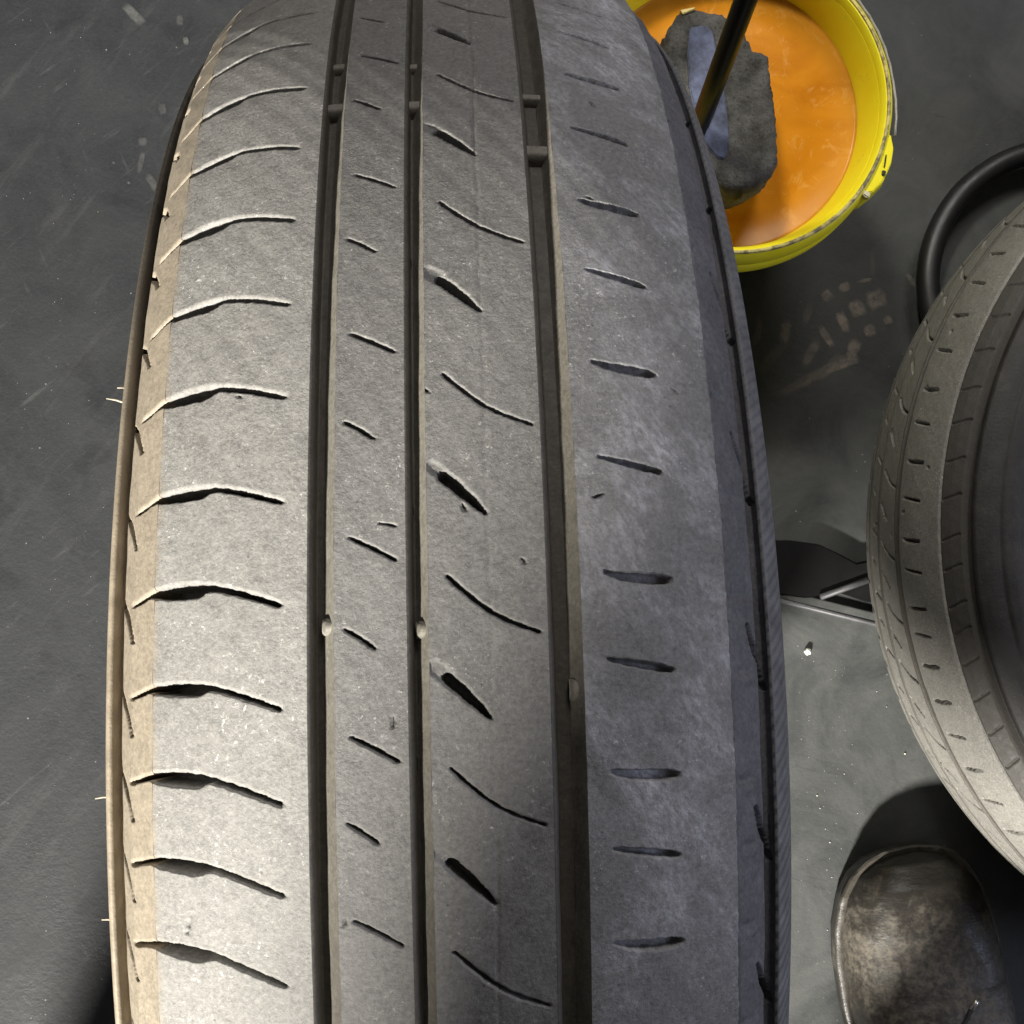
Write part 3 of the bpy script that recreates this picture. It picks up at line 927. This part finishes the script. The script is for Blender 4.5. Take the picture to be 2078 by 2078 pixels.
layers = [(0.112, 0.90, .0), (0.122, 0.95, .0004), (0.134, 0.98, .0006), (0.146, 1.0, .0007), (0.155, 1.0, .0007), (0.1600, 0.99, .0006), (0.1630, 0.965, .0004), (0.1645, 0.92, .0002), (0.1648, 0.84, .0001), (0.1640, 0.72, .0001), (0.1632, 0.55, .0001), (0.1628, 0.30, .0001)]
bm = bmesh.new()
rings = []
ph = [rnd.uniform(-1, 1) for _ in dense]
for z, s, j in layers:
    rings.append([bm.verts.new((ctr.x + (p.x - ctr.x) * s + rnd.uniform(-j, j) + ph[k] * j * 0.8, ctr.y + (p.y - ctr.y) * s + rnd.uniform(-j, j), z + rnd.uniform(-j, j) * 0.7)) for k, p in enumerate(dense)])
N = len(dense)
for a_, b_ in zip(rings, rings[1:]):
    for i in range(N):
        bm.faces.new((a_[i], a_[(i + 1) % N], b_[(i + 1) % N], b_[i]))
bm.faces.new(rings[-1]); bm.faces.new(rings[0][::-1])
world_child(bm_obj('sponge', bm, M_SPONGE, None, True, 75), sponge)
# bluish slab let into the top of the sponge
t = NT("blue_grey_slab")
c = t.mix(t.ramp(t.noise(110, 6, 0.7), [(0.35, 0.0), (0.65, 1.0)]), (0.045, 0.049, 0.068), (0.100, 0.115, 0.175))
M_SLAB = t.done(c, 0.7, t.bump(t.noise(600, 4, 0.7), 0.35, 0.001), Specular_IOR_Level=0.15)
pp = [px(u, v, 0.1655) for u, v in ((1400, 55), (1432, 50), (1446, 62), (1460, 130), (1472, 200), (1478, 250), (1480, 300), (1470, 322), (1455, 318), (1432, 292), (1412, 240), (1400, 180), (1395, 110))]
world_child(slab('blue_slab', [(p.x, p.y) for p in pp][::-1], 0.1600, 0.1656, M_SLAB, None, 0.0007), sponge)
pt = [px(u, v, 0.166) for u, v in ((1381, 19), (1412, 13), (1408, 18), (1386, 27))]
M_SCRAP = plain("yellow_scrap", (0.62, 0.50, 0.16), 0.5, 90, 0.2, 0.1)
world_child(slab('yellow_tip', [(p.x, p.y) for p in pt][::-1], 0.1600, 0.1655, M_SCRAP, None, 0.0003), sponge)
M_BLACKROD = plain("black_plastic_stick", (0.004, 0.004, 0.0045), 0.35, 60, 0.2, 0.03, Specular_IOR_Level=0.25)
r0, r1 = px(1421, 250, 0.172), px(1513, 0, 0.255)
dirv = (r1 - r0)
rod = tube([r0 - dirv * 0.03, r0, r0 + dirv * 0.5, r1, r0 + dirv * 2.2], [0.0040, 0.0054, 0.0056, 0.0057, 0.0058], 20)
world_child(bm_obj('handle', rod, M_BLACKROD), sponge)
world_child(bm_obj('ferrule', tube([r0 - dirv * 0.10 - Vector((0, 0, 0.001)), r0 + dirv * 0.03], [0.0050, 0.0046], 16), M_BLACKROD), sponge)

# ------------------------------------------------------------------ person: trouser legs and black shoes
M_TROUSER = plain("dark_work_trousers", (0.020, 0.021, 0.026), 0.9, 300, 0.3, 0.4)
t = NT("dusty_black_leather")
n1 = t.noise(28, 6, 0.68, dist=0.5)
n2 = t.noise(220, 5, 0.7)
sepg = t.n('ShaderNodeSeparateXYZ'); t.l(t.tc.outputs['Object'], sepg.inputs[0])
zone = t.ramp(t.math('ADD', sepg.outputs['Y'], t.math('MULTIPLY', n1, 0.05)), [(0.0, 1.0), (1.0, 1.0)])
dm = t.ramp(t.math('ADD', t.math('MULTIPLY', n1, 0.75), t.math('MULTIPLY', n2, 0.25)), [(0.40, 0.0), (0.56, 1.0)])
# the dust lies on the vamp, behind the scuffed toe cap (shoe frame: toe at y = 0)
back = t.ramp(t.math('ADD', t.math('MULTIPLY', sepg.outputs['Y'], -9.0), t.math('MULTIPLY', t.math('SUBTRACT', n1, 0.5), 1.3)), [(0.10, 0.0), (0.50, 1.0)])
dm = t.math('MULTIPLY', t.math('MAXIMUM', dm, 0.35), back)
c = t.mix(dm, (0.018, 0.016, 0.013), t.mix(t.ramp(n2, [(0.4, 0.0), (0.6, 1.0)]), (0.045, 0.039, 0.031), (0.115, 0.100, 0.078)))
bn = t.bump(t.math('ADD', t.math('MULTIPLY', n2, 0.5), t.noise(55, 4, 0.6, stretch=(1, 2.5, 1))), 0.35, 0.002)
M_LEATHER = t.done(c, t.ramp(dm, [(0.0, 0.33), (1.0, 0.70)]), bn)
M_SOLE = plain("shoe_sole_rubber", (0.030, 0.028, 0.025), 0.45, 120, 0.3, 0.2, dust=(0.12, 0.11, 0.09), dust_at=(0.5, 0.7))
M_WELT = plain("shoe_welt", (0.045, 0.040, 0.033), 0.30, 150, 0.3, 0.15)
M_LACE = plain("black_lace", (0.015, 0.014, 0.013), 0.8, 500, 0.3, 0.4)
M_AGLET = plain("metal_lace_tip", (0.55, 0.54, 0.50), 0.25, 90, 0.1, 0.05, metallic=0.9)

# half widths of the last along its length (toe = 0, heel = 0.29): (y, left, right)
OUTL = [(0.000, 0.000, 0.000), (0.002, 0.016, 0.015), (0.006, 0.027, 0.026), (0.014, 0.0375, 0.0365), (0.028, 0.0455, 0.0445), (0.048, 0.0505, 0.0500), (0.070, 0.0525, 0.0535), (0.100, 0.0515, 0.0555), (0.135, 0.0470, 0.0530), (0.170, 0.0410, 0.0450), (0.205, 0.0370, 0.0385), (0.240, 0.0355, 0.0360), (0.265, 0.0320, 0.0325), (0.280, 0.0240, 0.0245), (0.287, 0.0130, 0.0135), (0.290, 0.0, 0.0)]


def outline(scale_w=1.0, grow=0.0, n=6):
    A = np.array(OUTL)
    ys = []
    for i in range(len(A) - 1):
        for k in range(n): ys.append(A[i, 0] + (A[i + 1, 0] - A[i, 0]) * k / n)
    ys.append(A[-1, 0])
    ys = np.array(ys)
    lw = np.interp(ys, A[:, 0], A[:, 1]) * scale_w
    rw = np.interp(ys, A[:, 0], A[:, 2]) * scale_w
    return ys, lw, rw


def shoe(root, mirror=1):
    def P(x, y, z): return (x * mirror, -y, z)
    ys, lw, rw = outline()
    # sole
    def ring(grow, z):
        pts = [(-l - grow * (1 if l > 0 else 0), y) for y, l in zip(ys, lw)] + [(r + grow * (1 if r > 0 else 0), y) for y, r in list(zip(ys, rw))[::-1][1:-1]]
        out = []
        for x, y in pts:
            yy = y
            if y < 0.014: yy = y - grow * (1 - y / 0.014)
            if y > 0.28: yy = y + grow * (y - 0.28) / 0.01
            lift = 0.012 * max(0, 1 - yy / 0.07) ** 2
            out.append(P(x, yy, z + lift))
        return out
    def loft(rs, cap=True):
        bm = bmesh.new()
        R = [[bm.verts.new(p) for p in r] for r in rs]
        n = len(R[0])
        for a_, b_ in zip(R, R[1:]):
            for i in range(n): bm.faces.new((a_[i], a_[(i + 1) % n], b_[(i + 1) % n], b_[i]))
        if cap:
            bm.faces.new(R[0][::-1]); bm.faces.new(R[-1])
        return bm
    bm_obj('sole', loft([ring(-0.001, 0.0), ring(0.0015, 0.002), ring(0.002, 0.013), ring(0.001, 0.0145)]), M_SOLE, root, True, 50)
    bm_obj('welt', loft([ring(0.0008, 0.0146), ring(0.0030, 0.0152), ring(0.0034, 0.0172), ring(0.0022, 0.0186), ring(-0.002, 0.0188)]), M_WELT, root, True, 50)
    # upper
    bm = bmesh.new()
    hs = np.interp(ys, [0, 0.006, 0.02, 0.045, 0.08, 0.12, 0.16, 0.19, 0.22, 0.26, 0.29], [0.020, 0.031, 0.045, 0.053, 0.058, 0.072, 0.092, 0.104, 0.108, 0.105, 0.095])
    rows = []
    nA = 28
    sub = [i for i in range(len(ys)) if 0 < i < len(ys) - 1]
    for i in sub:
        l, r, h = max(lw[i] - 0.0015, 0.001), max(rw[i] - 0.0015, 0.001), hs[i]
        lift = 0.012 * max(0, 1 - ys[i] / 0.07) ** 2
        row = []
        for k in range(nA + 1):
            a_ = math.pi * k / nA
            ca, sa = -math.cos(a_), math.sin(a_)
            w = l if ca < 0 else r
            ex = 0.70 if ys[i] < 0.14 else 0.85
            x = math.copysign(abs(ca) ** ex, ca) * w
            # ankle gets narrower
            nar = np.interp(ys[i], [0, 0.13, 0.19, 0.29], [0, 0, 0.28, 0.22])
            x *= 1 - nar * sa
            z = 0.0170 + lift + (h - 0.017) * sa ** 0.78
            crease = 0.0012 * math.sin(ys[i] * 420 + x * 40) * math.exp(-((ys[i] - 0.095) / 0.02) ** 2) * sa
            row.append(bm.verts.new(P(x, ys[i], z + crease)))
        rows.append(row)
    for a_, b_ in zip(rows, rows[1:]):
        for k in range(nA): bm.faces.new((a_[k], a_[k + 1], b_[k + 1], b_[k]))
    for row in (rows[0], rows[-1]):
        bm.faces.new(row)
    bm_obj('upper', bm, M_LEATHER, root, True, 60)


toe = px(1850, 1738, 0.03)
back_pt = px(1893, 2078, 0.03)
ang = math.atan2(-(back_pt.x - toe.x), -(back_pt.y - toe.y)) * -1
person = empty('person', (-0.02, -0.60, 0))
tag(person, 'person in dark work trousers, one dusty black leather shoe showing at the bottom right', 'person')


def place_shoe(x, y, rz, mirror):
    e = empty('shoe', (x - person.location.x, y - person.location.y, 0), rz)
    e.parent = person
    shoe(e, mirror)
    return e


s1 = place_shoe(toe.x, toe.y + 0.004, math.atan2(back_pt.x - toe.x, -(back_pt.y - toe.y)), 1)
s2 = place_shoe(-0.378, -0.48, 0.05, -1)
# a lace end lying over the right side of the near shoe
lp = [px(1935, 2110, 0.078), px(1958, 2076, 0.074), px(1970, 2050, 0.071)]
lc = bm_obj('shoelace', tube(spline(lp, 4), 0.0014, 8), M_LACE)
lc.parent = s1
lc.matrix_parent_inverse = (Matrix.Translation(Vector((toe.x, toe.y + 0.004, 0))) @ Matrix.Rotation(s1.rotation_euler.z, 4, 'Z')).inverted()
ag = bm_obj('lace_tip', tube([px(1970, 2050, 0.0712), px(1979, 2036, 0.0705), px(1984, 2029, 0.070)], 0.0017, 10), M_AGLET)
ag.parent = s1
ag.matrix_parent_inverse = lc.matrix_parent_inverse.copy()


# body above the shoes, one continuous figure (out of the picture, but it shades the tyre)
def body():
    pts = {
        'pelvis': ((0.10, -0.76, 0.96), 0.15),
        'lhip': ((-0.01, -0.73, 0.92), 0.10), 'lknee': ((-0.36, -0.51, 0.50), 0.076), 'lank': ((-0.372, -0.63, 0.10), 0.064),
        'rhip': ((0.21, -0.75, 0.91), 0.10), 'rknee': ((0.290, -0.50, 0.50), 0.092), 'rank': ((0.180, -0.465, 0.12), 0.120),
        'waist': ((0.10, -0.70, 1.10), 0.15), 'chest': ((0.08, -0.56, 1.24), 0.17), 'neck': ((0.05, -0.42, 1.36), 0.07), 'head': ((0.03, -0.32, 1.43), 0.11),
        'lsh': ((-0.06, -0.53, 1.22), 0.080), 'lel': ((-0.184, -0.45, 0.842), 0.102), 'lw': ((0.03, -0.27, 0.80), 0.045),
        'rsh': ((0.23, -0.50, 1.22), 0.08), 'rel': ((0.29, -0.30, 1.02), 0.055), 'rw': ((0.13, -0.10, 0.89), 0.04),
    }
    ed = [('pelvis', 'lhip'), ('lhip', 'lknee'), ('lknee', 'lank'), ('pelvis', 'rhip'), ('rhip', 'rknee'), ('rknee', 'rank'), ('pelvis', 'waist'), ('waist', 'chest'), ('chest', 'neck'), ('neck', 'head'), ('chest', 'lsh'), ('lsh', 'lel'), ('lel', 'lw'), ('chest', 'rsh'), ('rsh', 'rel'), ('rel', 'rw')]
    names = list(pts)
    me = bpy.data.meshes.new('body')
    off = person.location
    me.from_pydata([Vector(pts[n][0]) - off for n in names], [(names.index(a_), names.index(b_)) for a_, b_ in ed], [])
    o = link('body', me, M_TROUSER, person)
    sk = o.modifiers.new('skin', 'SKIN')
    for i, n in enumerate(names):
        v = me.skin_vertices[0].data[i]
        v.radius = (pts[n][1], pts[n][1])
        v.use_root = (i == 0)
    ss = o.modifiers.new('sub', 'SUBSURF')
    ss.levels = 2; ss.render_levels = 2
    return o


body()

# ------------------------------------------------------------------ marks and grit on the floor
def soft_patch(name, blobs, color, strength, label, cat, z=0.0004, kind=None, breakup=(0.35, 0.6)):
    t = NT(name + "_dust")
    at = t.n('ShaderNodeAttribute'); at.attribute_name = 'cover'
    nz = t.ramp(t.noise(150, 5, 0.7), [(breakup[0], 0.25), (breakup[1], 1.0)])
    al = t.math('MULTIPLY', t.math('MULTIPLY', at.outputs['Fac'], nz), strength)
    t.l(al, t.b.inputs['Alpha'])
    m = t.done(color, 0.9)
    bm = bmesh.new()
    lay = bm.verts.layers.float.new('cover')
    rn = random.Random(3)
    for (u, v, w, h, rot, k) in blobs:
        cen = px(u, v, 0)
        w_, h_ = w / 2970, h / 2970
        c0 = bm.verts.new((cen.x, cen.y, z)); c0[lay] = k
        r1, r2 = [], []
        n = 20
        for i in range(n):
            a_ = TAU * i / n
            sx = math.copysign(abs(math.cos(a_)) ** 0.6, math.cos(a_)) * w_ / 2
            sy = math.copysign(abs(math.sin(a_)) ** 0.6, math.sin(a_)) * h_ / 2
            j = 1 + rn.uniform(-.10, .10)
            x = sx * math.cos(rot) - sy * math.sin(rot); y = sx * math.sin(rot) + sy * math.cos(rot)
            p = bm.verts.new((cen.x + x * 0.72 * j, cen.y + y * 0.72 * j, z)); p[lay] = k
            q = bm.verts.new((cen.x + x * 1.25 * j, cen.y + y * 1.25 * j, z)); q[lay] = 0
            r1.append(p); r2.append(q)
        for i in range(n):
            j = (i + 1) % n
            bm.faces.new((c0, r1[i], r1[j])); bm.faces.new((r1[i], r2[i], r2[j], r1[j]))
        z += 0.00001
    o = bm_obj(name, bm, m, smooth=False)
    tag(o, label, cat, kind=kind)
    return o


def z2(x, y): return (1500 + x / 2.76, 300 + y / 2.76)


fb = []
for x, y, w, h, r, k in ((490, 830, 65, 60, .6, .8), (590, 780, 65, 50, .5, .8), (660, 900, 80, 90, .3, 1), (765, 850, 110, 100, .4, .8), (578, 975, 55, 115, .35, 1), (730, 1025, 62, 62, .3, .9), (830, 965, 50, 50, .3, .7), (485, 1055, 42, 130, .5, .9),
                         (255, 1030, 60, 120, -.2, .6), (640, 1130, 70, 110, -.3, .8), (570, 1215, 200, 52, .35, .9), (400, 1150, 55, 170, -.5, .5), (340, 1320, 260, 60, .5, .4), (110, 1020, 36, 150, -.2, .5), (380, 930, 50, 120, -.4, .4),
                         (200, 1160, 60, 240, -.75, .35), (480, 1250, 60, 260, -.9, .45), (700, 745, 90, 20, .2, .6), (745, 650, 26, 150, 0, .25), (960, 740, 26, 70, .5, .5)):
    u, v = z2(x, y)
    fb.append((u, v, w / 2.76, h / 2.76, r, k))
soft_patch('footprint', fb, (0.33, 0.29, 0.245), 0.75, 'pale dusty footprint with a blocky sole pattern, on the floor below the bucket', 'footprint')
sb_ = [(272, 30, 18, 50, .75, .9), (378, 84, 10, 16, .2, 1), (366, 42, 12, 20, 0, .5), (330, 222, 14, 22, .1, .5), (290, 288, 16, 16, 0, .5), (287, 330, 10, 40, -.2, .5), (310, 372, 14, 34, .5, .6), (231, 331, 5, 5, 0, 1), (262, 372, 5, 5, 0, .7)]
soft_patch('scuff_mark', sb_, (0.16, 0.16, 0.15), 0.45, 'small pale scuffs on the dark floor at the upper left of the standing tyre', 'scuff', z=0.0009, kind='stuff')

M_PEBBLE = plain("white_pebble", (0.78, 0.78, 0.72), 0.5, 300, 0.1, 0.3)
bm = bmesh.new()
bmesh.ops.create_icosphere(bm, subdivisions=3, radius=0.0024)
for v in bm.verts:
    v.co *= 1 + 0.12 * math.sin(v.co.x * 2500) * math.cos(v.co.y * 1800)
    v.co.z = v.co.z * 1.15 + 0.0024
pb = bm_obj('pebble', bm, M_PEBBLE)
pb.location = px(1637, 1322, 0.0)
tag(pb, 'tiny white pebble alone on the floor between the two tyres', 'pebble')

bm = bmesh.new()
rn = random.Random(11)
grit = [(1836, 1529, .9), (1713, 1570, .6), (1658, 1614, .8), (1664, 1640, .6), (1675, 1682, .5), (1684, 1709, .7), (1697, 1670, .4), (1723, 1797, .8), (1688, 1780, .6), (1700, 1824, .5), (1740, 1650, .5), (1679, 1887, .6), (1779, 1403, .5), (1799, 1434, .5), (1700, 1560, .3)]
grit += [(rn.uniform(1615, 1740), rn.uniform(1300, 1900), rn.uniform(.15, .35)) for _ in range(60)]
grit += [(rn.uniform(10, 215), rn.uniform(20, 1900), rn.uniform(.12, .3)) for _ in range(90)]
for u, v, s in grit:
    p = px(u, v, 0)
    mt = Matrix.Translation((p.x, p.y, 0.0004 * s)) @ Euler((rn.uniform(0, 3), rn.uniform(0, 3), 0)).to_matrix().to_4x4()
    bmesh.ops.create_icosphere(bm, subdivisions=1, radius=0.0009 * s, matrix=mt)
g = bm_obj('floor_grit', bm, plain("pale_grit", (0.42, 0.41, 0.36), 0.7, 300, 0.3, 0.1))
tag(g, 'scattered pale grains of grit on the dark floor', 'grit', kind='stuff')
